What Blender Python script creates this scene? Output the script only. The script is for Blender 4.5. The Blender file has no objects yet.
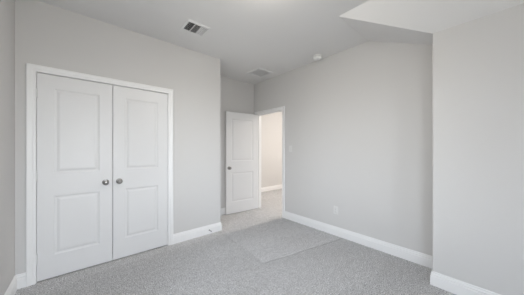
import bpy, bmesh, math, random
from mathutils import Vector, Matrix
PI = math.pi
random.seed(4)
scn = bpy.context.scene
C = scn.collection

# ------------------------------------------------------------------ measures (metres)
H = 2.74                      # flat ceiling
XL = -0.484                   # left wall face
YC = 2.942                    # closet wall face
XC = 1.656                    # outer corner of closet wall
YB = 3.616                    # back wall of the entry recess
XR = 2.876                    # right wall face (with the bedroom door)
XP = 2.530                    # face of the wall that juts out on the right
YP = 0.437                    # its corner
YW = -1.60                    # window wall face, behind the camera
HP = 2.405                    # height where the sloped ceiling meets the jutting wall
XS, YS = 2.095, 1.160         # where the slopes leave the flat ceiling
T = 0.12                      # wall thickness
HX, HY0, HY1 = 6.2, 0.9, 4.76 # hallway

# ------------------------------------------------------------------ camera, world, lights
cam_d = bpy.data.cameras.new('camera'); cam = bpy.data.objects.new('camera', cam_d); C.objects.link(cam)
cam.location = (0, 0, 1.296)
cam.rotation_euler = (PI/2, 0, -math.radians(40.73))
cam_d.sensor_width = 36; cam_d.lens = 206.8/524*36; cam_d.shift_y = 1.78/524
cam_d.clip_start = 0.02
scn.camera = cam

SKY = 4.8
w = bpy.data.worlds.new('world'); scn.world = w; w.use_nodes = True
nt = w.node_tree; nt.nodes.clear()
out = nt.nodes.new('ShaderNodeOutputWorld'); bg = nt.nodes.new('ShaderNodeBackground')
tc = nt.nodes.new('ShaderNodeTexCoord'); sep = nt.nodes.new('ShaderNodeSeparateXYZ')
cr = nt.nodes.new('ShaderNodeValToRGB'); mr = nt.nodes.new('ShaderNodeMapRange')
mr.inputs['From Min'].default_value = -1; mr.inputs['From Max'].default_value = 1
e = cr.color_ramp.elements
e[0].position = 0.44; e[0].color = (.40, .40, .38, 1)
e[1].position = 0.53; e[1].color = (.90, .95, 1.0, 1)
x = e.new(1.0); x.color = (.62, .78, 1.0, 1)
nt.links.new(tc.outputs['Generated'], sep.inputs[0]); nt.links.new(sep.outputs[2], mr.inputs['Value'])
nt.links.new(mr.outputs[0], cr.inputs[0]); nt.links.new(cr.outputs[0], bg.inputs[0])
sd = nt.nodes.new('ShaderNodeMapRange')       # the sky on the side of the window wall is the brighter one
sd.inputs['From Min'].default_value = -1; sd.inputs['From Max'].default_value = 0; sd.inputs['To Min'].default_value = SKY*1.85; sd.inputs['To Max'].default_value = SKY
nt.links.new(sep.outputs[1], sd.inputs['Value']); nt.links.new(sd.outputs[0], bg.inputs[1]); nt.links.new(bg.outputs[0], out.inputs[0])

# window openings: wall, from, to, sill, head (behind and beside the camera, out of the frame)
WINDOWS = [('back', -0.40, 1.05, 0.65, 2.15), ('left', -1.50, -0.50, 0.65, 2.15), ('left', 1.20, 2.05, 0.65, 2.15)]
for side, s0, s1, z0, z1 in WINDOWS:          # portals guide the sky light through the openings
    pd = bpy.data.lights.new('window_portal', 'AREA'); pd.shape = 'RECTANGLE'; pd.size = s1-s0; pd.size_y = z1-z0
    pd.cycles.is_portal = True
    po = bpy.data.objects.new('window_portal', pd); C.objects.link(po)
    if side == 'back': po.location = ((s0+s1)/2, YW-T-.03, (z0+z1)/2); po.rotation_euler = (PI/2, 0, 0)
    else: po.location = (XL-T-.03, (s0+s1)/2, (z0+z1)/2); po.rotation_euler = (PI/2, 0, -PI/2)

LAMP = 33.0; HALL_LAMP = 175.0
vs = scn.view_settings
vs.view_transform = 'Standard'; vs.look = 'None'; vs.gamma = 1; vs.use_curve_mapping = False
vs.exposure = 0.98

# ------------------------------------------------------------------ materials
def mat(name, col, rough=.5, metal=0, bump=0, bscale=200, spec=.5):
    m = bpy.data.materials.new(name); m.use_nodes = True
    t = m.node_tree; b = t.nodes['Principled BSDF']
    b.inputs['Base Color'].default_value = (*col, 1); b.inputs['Roughness'].default_value = rough
    b.inputs['Metallic'].default_value = metal; b.inputs['Specular IOR Level'].default_value = spec
    if bump:
        c = t.nodes.new('ShaderNodeTexCoord'); n = t.nodes.new('ShaderNodeTexNoise'); n.inputs['Scale'].default_value = bscale
        n.inputs['Detail'].default_value = 3
        bp = t.nodes.new('ShaderNodeBump'); bp.inputs['Strength'].default_value = bump; bp.inputs['Distance'].default_value = .002
        t.links.new(c.outputs['Object'], n.inputs['Vector']); t.links.new(n.outputs[0], bp.inputs['Height']); t.links.new(bp.outputs[0], b.inputs['Normal'])
    return m
M = {}
M['wall'] = mat('wall_paint', (.61, .603, .595), .85, bump=.25, bscale=120, spec=.25)
M['ceiling'] = mat('ceiling_paint', (.75, .745, .74), .9, bump=.3, bscale=90, spec=.2)
M['trim'] = mat('trim_paint', (.80, .80, .80), .38)
M['door'] = mat('door_paint', (.73, .73, .732), .42, bump=.06, bscale=60)
M['nickel'] = mat('satin_nickel', (.30, .29, .28), .30, 1)
M['dark'] = mat('painted_duct_shade', (.05, .05, .052), .7)  # near-black colour stands in for the shade inside the duct
M['white_metal'] = mat('white_enamel', (.72, .72, .72), .4)
M['grey_metal'] = mat('pale_grey_enamel', (.72, .72, .72), .5)
M['plastic'] = mat('white_plastic', (.66, .655, .645), .45)
M['detector'] = mat('bright_white_plastic', (.84, .84, .83), .35)
M['slot'] = mat('socket_slot', (.03, .03, .03), .6)
M['rubber'] = mat('grey_rubber', (.25, .25, .25), .7)
M['vinyl'] = mat('window_vinyl', (.82, .82, .82), .35)

def emis(name, col, s):
    m = bpy.data.materials.new(name); m.use_nodes = True; b = m.node_tree.nodes['Principled BSDF']
    b.inputs['Base Color'].default_value = (.9, .88, .84, 1)
    b.inputs['Emission Color'].default_value = (*col, 1); b.inputs['Emission Strength'].default_value = s
    return m
M['lamp'] = emis('lit_frosted_glass', (1.0, .92, .82), LAMP)
M['lamp_hall'] = emis('lit_frosted_glass_hall', (1.0, .92, .84), HALL_LAMP)

def glass():
    m = bpy.data.materials.new('window_glass'); m.use_nodes = True; t = m.node_tree; t.nodes.clear()
    o = t.nodes.new('ShaderNodeOutputMaterial'); mx = t.nodes.new('ShaderNodeMixShader')
    a = t.nodes.new('ShaderNodeBsdfTransparent'); g = t.nodes.new('ShaderNodeBsdfGlossy'); g.inputs['Roughness'].default_value = .02
    f = t.nodes.new('ShaderNodeFresnel'); f.inputs[0].default_value = 1.45
    t.links.new(f.outputs[0], mx.inputs[0]); t.links.new(a.outputs[0], mx.inputs[1]); t.links.new(g.outputs[0], mx.inputs[2]); t.links.new(mx.outputs[0], o.inputs[0])
    return m
M['glass'] = glass()

def carpet():
    m = bpy.data.materials.new('cut_pile_carpet'); m.use_nodes = True; t = m.node_tree; b = t.nodes['Principled BSDF']
    b.inputs['Roughness'].default_value = 1; b.inputs['Specular IOR Level'].default_value = .05
    b.inputs['Sheen Weight'].default_value = .15
    L = t.links.new; N = t.nodes.new
    c = N('ShaderNodeTexCoord')
    def noise(scale, detail, rough=.5):
        n = N('ShaderNodeTexNoise'); n.inputs['Scale'].default_value = scale; n.inputs['Detail'].default_value = detail
        n.inputs['Roughness'].default_value = rough; L(c.outputs['Object'], n.inputs['Vector']); return n
    fine = noise(90, 4, .75); mid = noise(18, 4, .6)
    r = N('ShaderNodeValToRGB'); e = r.color_ramp.elements
    e[0].position = .37; e[0].color = (.20, .20, .205, 1); e[1].position = .63; e[1].color = (.78, .78, .785, 1)
    L(fine.outputs[0], r.inputs[0])
    # combed nap: broad patches left by the vacuum cleaner, each lying its own way
    mp = N('ShaderNodeMapping'); mp.inputs['Rotation'].default_value = (0, 0, math.radians(-38)); mp.inputs['Scale'].default_value = (1.0, 2.2, 1)
    L(c.outputs['Object'], mp.inputs['Vector'])
    dist = noise(2.2, 2); add = N('ShaderNodeVectorMath'); add.operation = 'MULTIPLY_ADD'
    L(dist.outputs['Color'], add.inputs[0]); add.inputs[1].default_value = (.25, .25, 0); L(mp.outputs[0], add.inputs[2])
    v = N('ShaderNodeTexVoronoi'); v.inputs['Scale'].default_value = .85; v.feature = 'F1'; L(add.outputs[0], v.inputs['Vector'])
    bw = N('ShaderNodeSeparateColor'); L(v.outputs['Color'], bw.inputs[0])
    g = N('ShaderNodeMapRange'); g.inputs['To Min'].default_value = .95; g.inputs['To Max'].default_value = 1.04; L(bw.outputs[0], g.inputs['Value'])
    g2 = N('ShaderNodeMapRange'); g2.inputs['From Min'].default_value = .3; g2.inputs['From Max'].default_value = .7
    g2.inputs['To Min'].default_value = .88; g2.inputs['To Max'].default_value = 1.12; L(mid.outputs[0], g2.inputs['Value'])
    mu = N('ShaderNodeMath'); mu.operation = 'MULTIPLY'; L(g.outputs[0], mu.inputs[0]); L(g2.outputs[0], mu.inputs[1])
    sc = N('ShaderNodeVectorMath'); sc.operation = 'SCALE'; L(r.outputs[0], sc.inputs[0]); L(mu.outputs[0], sc.inputs['Scale'])
    # two edges of the last vacuum strokes: one across the room, one running away from the closet corner
    sp = N('ShaderNodeSeparateXYZ'); wob = N('ShaderNodeVectorMath'); wob.operation = 'MULTIPLY_ADD'
    wn = noise(3.0, 3); L(wn.outputs['Color'], wob.inputs[0]); wob.inputs[1].default_value = (.07, .07, 0); L(c.outputs['Object'], wob.inputs[2]); L(wob.outputs[0], sp.inputs[0])
    def ma(op, a, b_=None, c_=None, clamp=False):
        n = N('ShaderNodeMath'); n.operation = op; n.use_clamp = clamp
        for i, q in enumerate((a, b_, c_)):
            if q is None: continue
            if hasattr(q, 'node'): L(q, n.inputs[i])
            else: n.inputs[i].default_value = q
        return n.outputs[0]
    X_, Y_ = sp.outputs[0], sp.outputs[1]
    f1 = ma('SUBTRACT', ma('MULTIPLY_ADD', X_, .18, Y_), 2.04+.042)         # > 0 beyond the stroke across the room
    f2 = ma('SUBTRACT', ma('MULTIPLY_ADD', Y_, -.06, X_), 1.445+.033)       # > 0 right of the other one
    s1 = ma('MULTIPLY_ADD', f1, 60, .5, True); s2 = ma('MULTIPLY_ADD', f2, 40, .5, True)
    fade = ma('SUBTRACT', 1.0, ma('MULTIPLY', f1, 1.1), None, True)
    patch = ma('MULTIPLY', ma('MULTIPLY', s1, s2), fade)
    line = ma('MULTIPLY', ma('SUBTRACT', 1.0, ma('MULTIPLY', ma('ABSOLUTE', f1), 55), None, True), s2)
    line2 = ma('MULTIPLY', ma('SUBTRACT', 1.0, ma('MULTIPLY', ma('ABSOLUTE', f2), 40), None, True), s1)
    k = ma('MULTIPLY_ADD', patch, .15, 1.0); k = ma('MULTIPLY_ADD', line, -.30, k); k = ma('MULTIPLY_ADD', line2, -.10, k)
    s2c = N('ShaderNodeVectorMath'); s2c.operation = 'SCALE'; L(sc.outputs[0], s2c.inputs[0]); L(k, s2c.inputs['Scale'])
    L(s2c.outputs[0], b.inputs['Base Color'])
    bp = N('ShaderNodeBump'); bp.inputs['Strength'].default_value = .8; bp.inputs['Distance'].default_value = .012
    L(fine.outputs[0], bp.inputs['Height']); L(bp.outputs[0], b.inputs['Normal'])
    return m
M['carpet'] = carpet()

# ------------------------------------------------------------------ helpers
def obj(name, bm, m, parent=None, loc=None, smooth=False):
    bmesh.ops.remove_doubles(bm, verts=bm.verts, dist=1e-5)
    bmesh.ops.recalc_face_normals(bm, faces=bm.faces)
    me = bpy.data.meshes.new(name); bm.to_mesh(me); bm.free()
    o = bpy.data.objects.new(name, me); C.objects.link(o); me.materials.append(m)
    if smooth:
        for p in me.polygons: p.use_smooth = True
        me.set_sharp_from_angle(angle=math.radians(38))
    if parent: o.parent = parent
    if loc: o.location = loc
    return o
def struct(name, bm, m, **k):
    o = obj(name, bm, m, **k); o['kind'] = 'structure'; return o
def empty(name, loc, rot=(0, 0, 0)):
    o = bpy.data.objects.new(name, None); C.objects.link(o); o.location = loc; o.rotation_euler = rot; o.empty_display_size = .05; return o
def tag(o, label, cat, group=None):
    o['label'] = label; o['category'] = cat
    if group: o['group'] = group
    return o
def box(bm, x0, x1, y0, y1, z0, z1):
    v = [bm.verts.new((x, y, z)) for x in (x0, x1) for y in (y0, y1) for z in (z0, z1)]
    for f in ((0,1,3,2), (4,6,7,5), (0,4,5,1), (2,3,7,6), (0,2,6,4), (1,5,7,3)): bm.faces.new([v[i] for i in f])
    return v
def bevel(bm, w, seg=2):
    bmesh.ops.bevel(bm, geom=list(bm.edges), offset=w, segments=seg, profile=.5, affect='EDGES')
def rbox(x0, x1, y0, y1, z0, z1, w=.002, seg=2):
    bm = bmesh.new(); box(bm, x0, x1, y0, y1, z0, z1); bevel(bm, w, seg); return bm
def lathe(bm, prof, n=32, mtx=Matrix.Identity(4)):       # prof: (r, h) about +Z
    rings = []
    for r, h in prof:
        if r < 1e-6: rings.append([bm.verts.new(mtx @ Vector((0, 0, h)))])
        else: rings.append([bm.verts.new(mtx @ Vector((r*math.cos(2*PI*i/n), r*math.sin(2*PI*i/n), h))) for i in range(n)])
    for a, b in zip(rings, rings[1:]):
        for i in range(n):
            j = (i+1) % n
            if len(a) == 1 and len(b) == 1: continue
            if len(a) == 1: bm.faces.new((a[0], b[i], b[j]))
            elif len(b) == 1: bm.faces.new((a[i], a[j], b[0]))
            else: bm.faces.new((a[i], a[j], b[j], b[i]))
    for r in (rings[0], rings[-1]):
        if len(r) > 1: bm.faces.new(r)
    return bm
def wall_with_hole(bm, axis, c0, c1, s0, s1, z0, z1, holes=()):
    """solid wall between c0 and c1 on its thin axis, from s0 to s1 along it, with rectangular holes (s0,s1,z0,z1)"""
    ss = sorted({s0, s1, *[h[i] for h in holes for i in (0, 1)]}); zs = sorted({z0, z1, *[h[i] for h in holes for i in (2, 3)]})
    def solid(i, j):
        if not (0 <= i < len(ss)-1 and 0 <= j < len(zs)-1): return False
        a, b = (ss[i]+ss[i+1])/2, (zs[j]+zs[j+1])/2
        return not any(h[0] < a < h[1] and h[2] < b < h[3] for h in holes)
    P = lambda c, s, z: bm.verts.new((c, s, z) if axis == 'x' else (s, c, z))
    for i in range(len(ss)-1):
        for j in range(len(zs)-1):
            if not solid(i, j): continue
            a, b, d, e = ss[i], ss[i+1], zs[j], zs[j+1]
            for c in (c0, c1): bm.faces.new((P(c, a, d), P(c, b, d), P(c, b, e), P(c, a, e)))
            for (di, dj, q) in ((-1, 0, ((a, d), (a, e))), (1, 0, ((b, d), (b, e))), (0, -1, ((a, d), (b, d))), (0, 1, ((a, e), (b, e)))):
                if not solid(i+di, j+dj):
                    (p, r), (s, t) = q; bm.faces.new((P(c0, p, r), P(c1, p, r), P(c1, s, t), P(c0, s, t)))
    return bm
def sweep(bm, pts, prof, frame):
    """sweep a closed profile (u outward/left of path, d off the wall) along a 2-D path with mitred corners; frame(a, b, d) -> 3-D"""
    n = len(pts); rows = []
    for i in range(n):
        p = Vector(pts[i])
        def nrm(a, b):
            d = (Vector(b)-Vector(a)).normalized(); return Vector((-d.y, d.x))
        if i == 0: m = nrm(pts[0], pts[1])
        elif i == n-1: m = nrm(pts[-2], pts[-1])
        else:
            n1, n2 = nrm(pts[i-1], pts[i]), nrm(pts[i], pts[i+1]); m = (n1+n2); m = m/ (m.dot(n1))
        rows.append([bm.verts.new(frame(*(p+m*u), d)) for u, d in prof])
    k = len(prof)
    for a, b in zip(rows, rows[1:]):
        for i in range(k): j = (i+1) % k; bm.faces.new((a[i], a[j], b[j], b[i]))
    bm.faces.new(rows[0]); bm.faces.new(rows[-1])
    return bm
BASE = [(0, 0), (.015, 0), (.015, .088), (.011, .092), (.010, .097), (.0125, .101), (.0125, .106), (.007, .114), (.0055, .121), (.007, .125), (.003, .132), (0, .132)]
def baseboard(name, p, q, ms=0, me=0):
    """run from p to q with the room on its left; ms/me: mitre at start/end (+1 outside corner, -1 inside corner)"""
    p, q = Vector(p), Vector(q); d = (q-p).normalized(); n = Vector((-d.y, d.x)); bm = bmesh.new(); rows = []
    for e, s, sg in ((p, ms, -1), (q, me, 1)):
        rows.append([bm.verts.new((*(e + n*u + d*(sg*s*u)), z)) for u, z in BASE])
    k = len(BASE)
    for i in range(k): j = (i+1) % k; bm.faces.new((rows[0][i], rows[0][j], rows[1][j], rows[1][i]))
    bm.faces.new(rows[0]); bm.faces.new(rows[1])
    return struct(name, bm, M['trim'])
CAS = [(0, 0), (0, .010), (.004, .012), (.020, .012), (.026, .015), (.034, .0165), (.054, .0185), (.060, .0175), (.064, .014), (.064, 0)]
def casing(name, frame, s0, s1, top, flip=False):
    # path runs so that 'left' points away from the opening
    pts = [(s1, 0), (s1, top), (s0, top), (s0, 0)]
    bm = bmesh.new(); sweep(bm, pts, [(-u, d) for u, d in CAS], frame)
    return struct(name, bm, M['trim'])

# ------------------------------------------------------------------ structure
DX0, DX1, DZ = -0.346, 0.856, 2.042           # closet opening (leaf edges)
bm = bmesh.new(); box(bm, XL-T, HX+T, YW-T, HY1+T, -.15, 0); struct('floor', bm, M['carpet'])

HOLES = lambda side: [w_[1:] for w_ in WINDOWS if w_[0] == side]
bm = bmesh.new(); wall_with_hole(bm, 'x', XL-T, XL, YW-T, YB+T, 0, H, HOLES('left')); struct('wall_left', bm, M['wall'])
bm = bmesh.new(); wall_with_hole(bm, 'y', YW-T, YW, XL, XP+.35, 0, H, HOLES('back')); struct('wall_window', bm, M['wall'])
bm = bmesh.new(); wall_with_hole(bm, 'y', YC, YC+T, XL, XC-T, 0, H, [(DX0-.02, DX1+.02, 0, DZ+.02)])
box(bm, XC-T, XC, YC, YB, 0, H)
struct('wall_closet', bm, M['wall'])
bm = bmesh.new(); box(bm, XL, XR+T, YB, YB+T, 0, H); struct('wall_back', bm, M['wall'])
RY0, RY1, RZ = 2.745, 3.510, 2.045            # bedroom door opening
bm = bmesh.new(); wall_with_hole(bm, 'x', XR, XR+T, YP, YB, 0, H, [(RY0-.02, RY1+.02, 0, RZ+.02)]); struct('wall_right', bm, M['wall'])
bm = bmesh.new(); box(bm, XP, XP+.35+T, YW, YP, 0, HP+.02)
bv = [e for e in bm.edges if all(abs(v.co.x-XP) < 1e-4 and abs(v.co.y-YP) < 1e-4 for v in e.verts)]
bmesh.ops.bevel(bm, geom=bv, offset=.012, segments=4, profile=.5, affect='EDGES')
struct('wall_protruding', bm, M['wall'])

bm = bmesh.new()                               # ceiling: flat field and two slopes that meet in a diagonal edge
def V(*c): return c
E_ = XP+.35+T
flat = [(XL-T, YW-T, H), (XS, YW-T, H), (XS, YS, H), (XR+T, YS, H), (XR+T, YB+T, H), (XL-T, YB+T, H)]
slope_a = [(XS, YW-T, H), (XP, YW-T, HP), (XP, YP, HP), (XS, YS, H)]
slope_b = [(XS, YS, H), (XP, YP, HP), (XR+T, YP, HP), (XR+T, YS, H)]
lid = [(XP, YW-T, HP), (XR+T, YW-T, HP), (XR+T, YP, HP), (XP, YP, HP)]
for poly in (flat, slope_a, slope_b, lid):
    bm.faces.new([bm.verts.new(p) for p in poly])
top = 2.95
for poly in (flat, slope_a, slope_b, lid):
    bm.faces.new([bm.verts.new((p[0], p[1], top)) for p in poly])
bmesh.ops.remove_doubles(bm, verts=bm.verts, dist=1e-5)
bedges = [e for e in bm.edges if len(e.link_faces) == 1 and all(v.co.z < top-.01 for v in e.verts)]
for ed in bedges:
    a, b = ed.verts; bm.faces.new([bm.verts.new(c) for c in (a.co, b.co, (b.co.x, b.co.y, top), (a.co.x, a.co.y, top))])
struct('ceiling', bm, M['ceiling'])

# hallway beyond the bedroom door
bm = bmesh.new(); box(bm, XR+T, HX+T, HY0-T, HY1+T, H, H+.15); struct('ceiling_hallway', bm, M['ceiling'])
bm = bmesh.new(); box(bm, XR, HX+T, HY1, HY1+T, 0, H); struct('wall_hallway_far', bm, M['wall'])
bm = bmesh.new(); box(bm, HX, HX+T, HY0, HY1, 0, H); struct('wall_hallway_end', bm, M['wall'])
bm = bmesh.new(); box(bm, XR+T, HX+T, HY0-T, HY0, 0, H); struct('wall_hallway_near', bm, M['wall'])
bm = bmesh.new(); box(bm, XR, XR+T, YB+T, HY1, 0, H); struct('wall_hallway_side', bm, M['wall'])

CW = .064; R = .005
baseboard('baseboard_left', (XL, YC), (XL, YW), -1, -1)
baseboard('baseboard_closet_left', (DX0-R-CW, YC), (XL, YC), 0, -1)
baseboard('baseboard_closet', (XC, YC), (DX1+R+CW, YC), 1, 0)
baseboard('baseboard_recess', (XC, YB), (XC, YC), -1, 1)
baseboard('baseboard_back', (XR, YB), (XC, YB), 0, -1)
baseboard('baseboard_right', (XR, YP), (XR, RY0-R-CW), -1, 0)
baseboard('baseboard_return', (XP, YP), (XR, YP), 1, -1)
baseboard('baseboard_protruding', (XP, YW), (XP, YP), -1, 1)
baseboard('baseboard_window', (XL, YW), (XP, YW), -1, -1)
baseboard('baseboard_hallway', (HX, HY1), (XR+T, HY1), -1, -1)

casing('trim_1', lambda a, z, d: (a, YC-d, z), DX0-R, DX1+R, DZ+R)
casing('trim_2', lambda a, z, d: (XR-d, a, z), RY0-R, RY1+R, RZ+R)
casing('trim_3', lambda a, z, d: (XR+T+d, a, z), RY0-R, RY1+R, RZ+R)
# jambs
bm = bmesh.new(); g = .003
for a, b in ((DX0-.02, DX0-g), (DX1+g, DX1+.02)): box(bm, a, b, YC-.001, YC+T+.001, 0, DZ+.02)
box(bm, DX0-g, DX1+g, YC-.001, YC+T+.001, DZ+g, DZ+.02)
box(bm, DX0-g, DX1+g, YC+.042, YC+.055, DZ-.022, DZ+g)
struct('trim_4', bm, M['trim'])
bm = bmesh.new()
for a, b in ((RY0-.02, RY0-g), (RY1+g, RY1+.02)): box(bm, XR-.001, XR+T+.001, a, b, 0, RZ+.02)
box(bm, XR-.001, XR+T+.001, RY0-g, RY1+g, RZ+g, RZ+.02)
for a, b in ((RY0-g, RY0+.009), (RY1-.009, RY1+g)): box(bm, XR+.042, XR+.080, a, b, 0, RZ+g)
box(bm, XR+.042, XR+.080, RY0-g, RY1+g, RZ-.009, RZ+g)
struct('trim_5', bm, M['trim'])

# windows, built facing +y at the origin and turned into place
for n_, (side, s0, s1, z0, z1) in enumerate(WINDOWS):
    win = bpy.data.objects.new('window_%d' % (n_+1), None); C.objects.link(win); win['kind'] = 'structure'
    if side == 'back': win.location = ((s0+s1)/2, YW, z0)
    else: win.location = (XL, (s0+s1)/2, z0); win.rotation_euler = (0, 0, -PI/2)
    wx, wz = (s1-s0)/2, z1-z0
    bm = bmesh.new(); f = .045; y0, y1 = -.09, -.03
    box(bm, -wx, -wx+f, y0, y1, 0, wz); box(bm, wx-f, wx, y0, y1, 0, wz); box(bm, -wx+f, wx-f, y0, y1, 0, f); box(bm, -wx+f, wx-f, y0, y1, wz-f, wz)
    box(bm, -wx+f, wx-f, y0+.005, y1-.005, wz/2-.02, wz/2+.02)
    obj('window_frame', bm, M['vinyl'], win)
    bm = bmesh.new(); box(bm, -wx+f, wx-f, -.062, -.058, f, wz-f); obj('pane', bm, M['glass'], win)
    bm = bmesh.new(); box(bm, -wx-.04, wx+.04, -.03, .03, -.02, 0); obj('window_sill', bm, M['trim'], win)

# ------------------------------------------------------------------ doors
def door_leaf(bm, w, h, t, s, rows, m=.014, dep=.007):
    """slab x 0..w, y 0..t, z 0..h, with sunk panel fields (rows: z0, z1) on both faces"""
    xs = [0, s, w-s, w]; zs = [0] + [z for r in rows for z in r] + [h]
    for y, sg in ((0, 1), (t, -1)):
        for i in range(3):
            for j in range(len(zs)-1):
                a, b, c, d = xs[i], xs[i+1], zs[j], zs[j+1]
                if i == 1 and (c, d) in rows:
                    prev = None
                    for ins, dd in ((0, 0), (.003, .0035), (.008, .0045), (m, dep)):
                        ring = [bm.verts.new(p) for p in ((a+ins, y+sg*dd, c+ins), (b-ins, y+sg*dd, c+ins), (b-ins, y+sg*dd, d-ins), (a+ins, y+sg*dd, d-ins))]
                        if prev:
                            for k in range(4): bm.faces.new((prev[k], prev[(k+1) % 4], ring[(k+1) % 4], ring[k]))
                        prev = ring
                    bm.faces.new(prev)
                else: bm.faces.new([bm.verts.new(p) for p in ((a, y, c), (b, y, c), (b, y, d), (a, y, d))])
    for i in range(3):
        for z in (0, h): bm.faces.new([bm.verts.new(p) for p in ((xs[i], 0, z), (xs[i+1], 0, z), (xs[i+1], t, z), (xs[i], t, z))])
    for j in range(len(zs)-1):
        for x in (0, w): bm.faces.new([bm.verts.new(p) for p in ((x, 0, zs[j]), (x, t, zs[j]), (x, t, zs[j+1]), (x, 0, zs[j+1]))])
def panel_field(a, b, c, d, y, sg, dep=.007):
    bm = bmesh.new(); prev = None
    for ins, dd in ((.022, dep+.001), (.022, dep-.0005), (.030, .0040), (.040, .0018), (.046, .0014)):
        ring = [bm.verts.new(p) for p in ((a+ins, y+sg*dd, c+ins), (b-ins, y+sg*dd, c+ins), (b-ins, y+sg*dd, d-ins), (a+ins, y+sg*dd, d-ins))]
        if prev:
            for k in range(4): bm.faces.new((prev[k], prev[(k+1) % 4], ring[(k+1) % 4], ring[k]))
        else: bm.faces.new(ring)
        prev = ring
    bm.faces.new(prev); return bm
KNOB = [(0, 0), (.0325, 0), (.0325, .004), (.029, .009), (.015, .011), (.0115, .016), (.0115, .030), (.015, .034), (.023, .038), (.0275, .045), (.0285, .052), (.026, .060), (.019, .066), (.010, .0685), (0, .069)]
def knob(parent, loc, sg):
    bm = bmesh.new(); lathe(bm, KNOB, 32, Matrix.Rotation(PI/2*(1 if sg < 0 else -1), 4, 'X'))
    o = obj('knob', bm, M['nickel'], parent, smooth=True); o.location = loc; o['label'] = 'round satin nickel knob'; return o
def hinge(parent, x, y, z, mt='white_metal'):
    bm = bmesh.new(); lathe(bm, [(0, -.047), (.005, -.046), (.0075, -.044), (.0075, .044), (.005, .046), (0, .047)], 12, Matrix.Translation((0, 0, 0)))
    o = obj('hinge', bm, M[mt], parent, smooth=True); o.location = (x, y, z); return o
ROWS = [(.225, .815), (1.045, 1.895)]
def make_door(name, loc, rotz, w, stile, knob_x, hinge_x, both=False, hinge_y=-.006):
    bm = bmesh.new(); door_leaf(bm, w, 2.030, .035, stile, ROWS)
    o = struct(name, bm, M['door']); o.location = loc; o.rotation_euler = (0, 0, rotz)
    for c, d in ROWS: 
        obj('panel', panel_field(stile, w-stile, c, d, 0, 1), M['door'], o)
        if both: obj('panel', panel_field(stile, w-stile, c, d, .035, -1), M['door'], o)
    knob(o, (knob_x, 0, .912), -1)
    if both: knob(o, (knob_x, .035, .912), 1)
    for z in (.22, 1.02, 1.83): hinge(o, hinge_x, hinge_y, z)
    return o
GW = .004; MID = .2535; Y0 = YC+.004
make_door('door_1', (DX0, Y0, .010), 0, MID-GW/2-DX0-.001, .118, MID-DX0-.066, -.002)
make_door('door_2', (MID+GW/2, Y0, .010), 0, DX1-MID-GW/2, .118, .060, DX1-MID-GW/2+.002)
# bedroom door, hinged beside the back wall and swung into the room
# local x runs from the hinge edge to the free edge; face y=0 faces the camera
ANG = math.radians(180-4.5)
d3 = make_door('door_3', (XR-.003, RY1-.004, .012), 0, .755, .118, .755-.062, .0, both=True)
d3.rotation_euler = (0, 0, ANG)
d3.location = (XR-.006, RY1-.002, .012)

# ------------------------------------------------------------------ ceiling fixtures
# supply register with three louver banks
reg = empty('ceiling_vent', (1.010, 2.39, H)); tag(reg, 'small white ceiling register with three louver banks, above the closet doors', 'vent')
a, b = .135, .122; ia, ib = .112, .092
bm = bmesh.new()
prev = None
for x_, y_, z_ in ((a, b, 0), (a, b, -.003), (a-.012, b-.012, -.009), (ia, ib, -.009), (ia, ib, 0)):
    ring = [bm.verts.new(p) for p in ((-x_, -y_, z_), (x_, -y_, z_), (x_, y_, z_), (-x_, y_, z_))]
    if prev:
        for k in range(4): bm.faces.new((prev[k], prev[(k+1) % 4], ring[(k+1) % 4], ring[k]))
    prev = ring
obj('frame', bm, M['white_metal'], reg)
bm = bmesh.new(); box(bm, -ia, ia, -ib, ib, -.0015, -.0005); obj('duct_backplate', bm, M['dark'], reg)  # plate under the uncut ceiling, coloured dark as the duct's inner shade
def slat(bm, cx, cy, L, wd, tilt, ax):
    th = .0008; c, s = math.cos(tilt), math.sin(tilt); vs_ = []
    for l in (-L/2, L/2):
        for u, v in ((-wd/2, -th/2), (wd/2, -th/2), (wd/2, th/2), (-wd/2, th/2)):
            p, q = u*c-v*s, u*s+v*c
            vs_.append(bm.verts.new((cx+p, cy+l, q-.0065) if ax == 'x' else (cx+l, cy+p, q-.0065)))
    for f in ((0,1,2,3), (7,6,5,4), (0,4,5,1), (1,5,6,2), (2,6,7,3), (3,7,4,0)): bm.faces.new([vs_[i] for i in f])
bw = 2*ia/3
for k, tilt in enumerate((math.radians(48), math.radians(-20), math.radians(6))):
    bm = bmesh.new(); c0 = -ia+bw*(k+.5)
    if k == 1:
        n = 9
        for i in range(n): slat(bm, c0, -ib+(i+.5)*2*ib/n, bw-.006, .014, math.radians(52), 'y')
    else:
        n = 5
        for i in range(n): slat(bm, c0-bw/2+.003+(i+.5)*(bw-.006)/n, 0, 2*ib, .009 if k == 0 else .012, tilt, 'x')
    o = obj('louver_bank', bm, M['white_metal'], reg)
bm = bmesh.new()
for k in (1, 2): box(bm, -ia+bw*k-.003, -ia+bw*k+.003, -ib, ib, -.011, -.001)
obj('divider', bm, M['white_metal'], reg)

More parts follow.
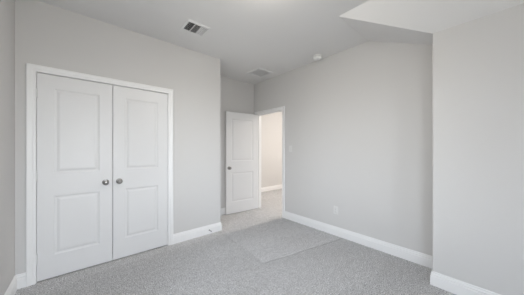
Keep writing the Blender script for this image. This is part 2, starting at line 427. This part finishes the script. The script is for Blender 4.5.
# square grille by the recess
ret = empty('ceiling_grille', (2.51, 2.985, H)); tag(ret, 'square pale grey ceiling grille near the corner above the open door', 'grille')
a, ia = .185, .140; prev = None; bm = bmesh.new()
for x_, z_ in ((a, 0), (a, -.004), (a-.012, -.011), (ia, -.011), (ia, 0)):
    ring = [bm.verts.new(p) for p in ((-x_, -x_, z_), (x_, -x_, z_), (x_, x_, z_), (-x_, x_, z_))]
    if prev:
        for k in range(4): bm.faces.new((prev[k], prev[(k+1) % 4], ring[(k+1) % 4], ring[k]))
    prev = ring
obj('frame', bm, M['white_metal'], ret)
bm = bmesh.new(); box(bm, -ia, ia, -ia, ia, -.0015, -.0005); obj('duct_backplate', bm, M['grey_metal'], ret)
bm = bmesh.new()
for i in range(16): slat(bm, 0, -ia+(i+.5)*2*ia/16, 2*ia, .0185, math.radians(8), 'y')
obj('louver_bank', bm, M['grey_metal'], ret)

# smoke detector
sm = empty('smoke_detector', (2.745, 1.865, H)); tag(sm, 'round white smoke detector on the ceiling beside the right wall', 'smoke detector')
bm = bmesh.new(); lathe(bm, [(0, 0), (.075, 0), (.075, -.010), (.072, -.013), (0, -.013)], 40); obj('mounting_base', bm, M['detector'], sm, smooth=True)
bm = bmesh.new(); lathe(bm, [(0, -.012), (.055, -.013), (.055, -.022), (0, -.022)], 40); obj('vent_ring', bm, M['rubber'], sm, smooth=True)
bm = bmesh.new(); lathe(bm, [(0, -.020), (.068, -.020), (.068, -.030), (.064, -.041), (.050, -.050), (.030, -.054), (0, -.055)], 40); obj('cover', bm, M['detector'], sm, smooth=True)
bm = bmesh.new(); lathe(bm, [(0, -.053), (.012, -.053), (.011, -.057), (0, -.0575)], 20); obj('test_button', bm, M['grey_metal'], sm, smooth=True)

# flush ceiling lamps
def ceiling_lamp(x, y, mt, label):
    t = empty('ceiling_lamp', (x, y, H)); tag(t, label, 'lamp')
    bm = bmesh.new(); lathe(bm, [(0, 0), (.165, 0), (.168, -.010), (.160, -.026), (.150, -.028), (0, -.028)], 48); obj('base', bm, M['nickel'], t, smooth=True)
    pr = [(0, -.026), (.150, -.026)] + [(.150*math.cos(q), -.028-.075*math.sin(q)) for q in [PI/2*i/10 for i in range(1, 10)]] + [(0, -.103)]
    bm = bmesh.new(); lathe(bm, pr, 48); obj('glass_shade', bm, M[mt], t, smooth=True)
    bm = bmesh.new(); lathe(bm, [(0, -.100), (.010, -.103), (.008, -.112), (0, -.116)], 20); obj('finial', bm, M['nickel'], t, smooth=True)
    return t
ceiling_lamp(1.06, 1.20, 'lamp', 'flush dome ceiling lamp in the middle of the bedroom ceiling')
ceiling_lamp(4.8, 2.75, 'lamp_hall', 'flush dome ceiling lamp in the hallway')

# ------------------------------------------------------------------ on the walls
sw = empty('light_switch', (XR, 2.535, 1.305)); tag(sw, 'white light switch plate on the right wall beside the doorway', 'light switch')
obj('plate', rbox(-.006, 0, -.036, .036, -.058, .058, .0018), M['plastic'], sw)
obj('rocker', rbox(-.010, -.003, -.017, .017, -.034, .034, .0015), M['plastic'], sw)
for z in (-.048, .048):
    bm = bmesh.new(); lathe(bm, [(0, 0), (.0035, 0), (.003, .001), (0, .0012)], 12, Matrix.Translation((-.006, 0, z)) @ Matrix.Rotation(-PI/2, 4, 'Y'))
    obj('screw', bm, M['grey_metal'], sw)

ou = empty('wall_outlet', (XR, 1.635, .378)); tag(ou, 'white power outlet low on the right wall', 'outlet')
obj('plate', rbox(-.006, 0, -.036, .036, -.058, .058, .0018), M['plastic'], ou)
for z in (-.020, .020):
    s_ = obj('socket', rbox(-.009, -.003, -.017, .017, z-.014, z+.014, .0015), M['plastic'], ou)
    bm = bmesh.new()
    for y in (-.006, .006): box(bm, -.0093, -.0085, y-.001, y+.001, z-.001, z+.007)
    box(bm, -.0093, -.0085, -.002, .002, z-.009, z-.005)
    obj('slot', bm, M['slot'], s_)

# door stop screwed into the baseboard right of the closet
ds = empty('door_stop', (1.455, YC-.0148, .058)); tag(ds, 'small metal spring door stop on the baseboard right of the closet', 'door stop')
rx = Matrix.Rotation(PI/2, 4, 'X')
bm = bmesh.new(); lathe(bm, [(0, 0), (.010, 0), (.010, .004), (.006, .006), (0, .006)], 20, rx); obj('flange', bm, M['nickel'], ds, smooth=True)
bm = bmesh.new(); pr = [(0, .005)]
for i in range(14): pr += [(.0052, .006+i*.0035), (.0040, .0077+i*.0035)]
pr += [(0, .056)]
lathe(bm, pr, 16, rx); obj('spring', bm, M['nickel'], ds, smooth=True)
bm = bmesh.new(); lathe(bm, [(0, .054), (.0075, .054), (.0075, .066), (.006, .069), (0, .069)], 20, rx); obj('rubber_tip', bm, M['rubber'], ds, smooth=True)
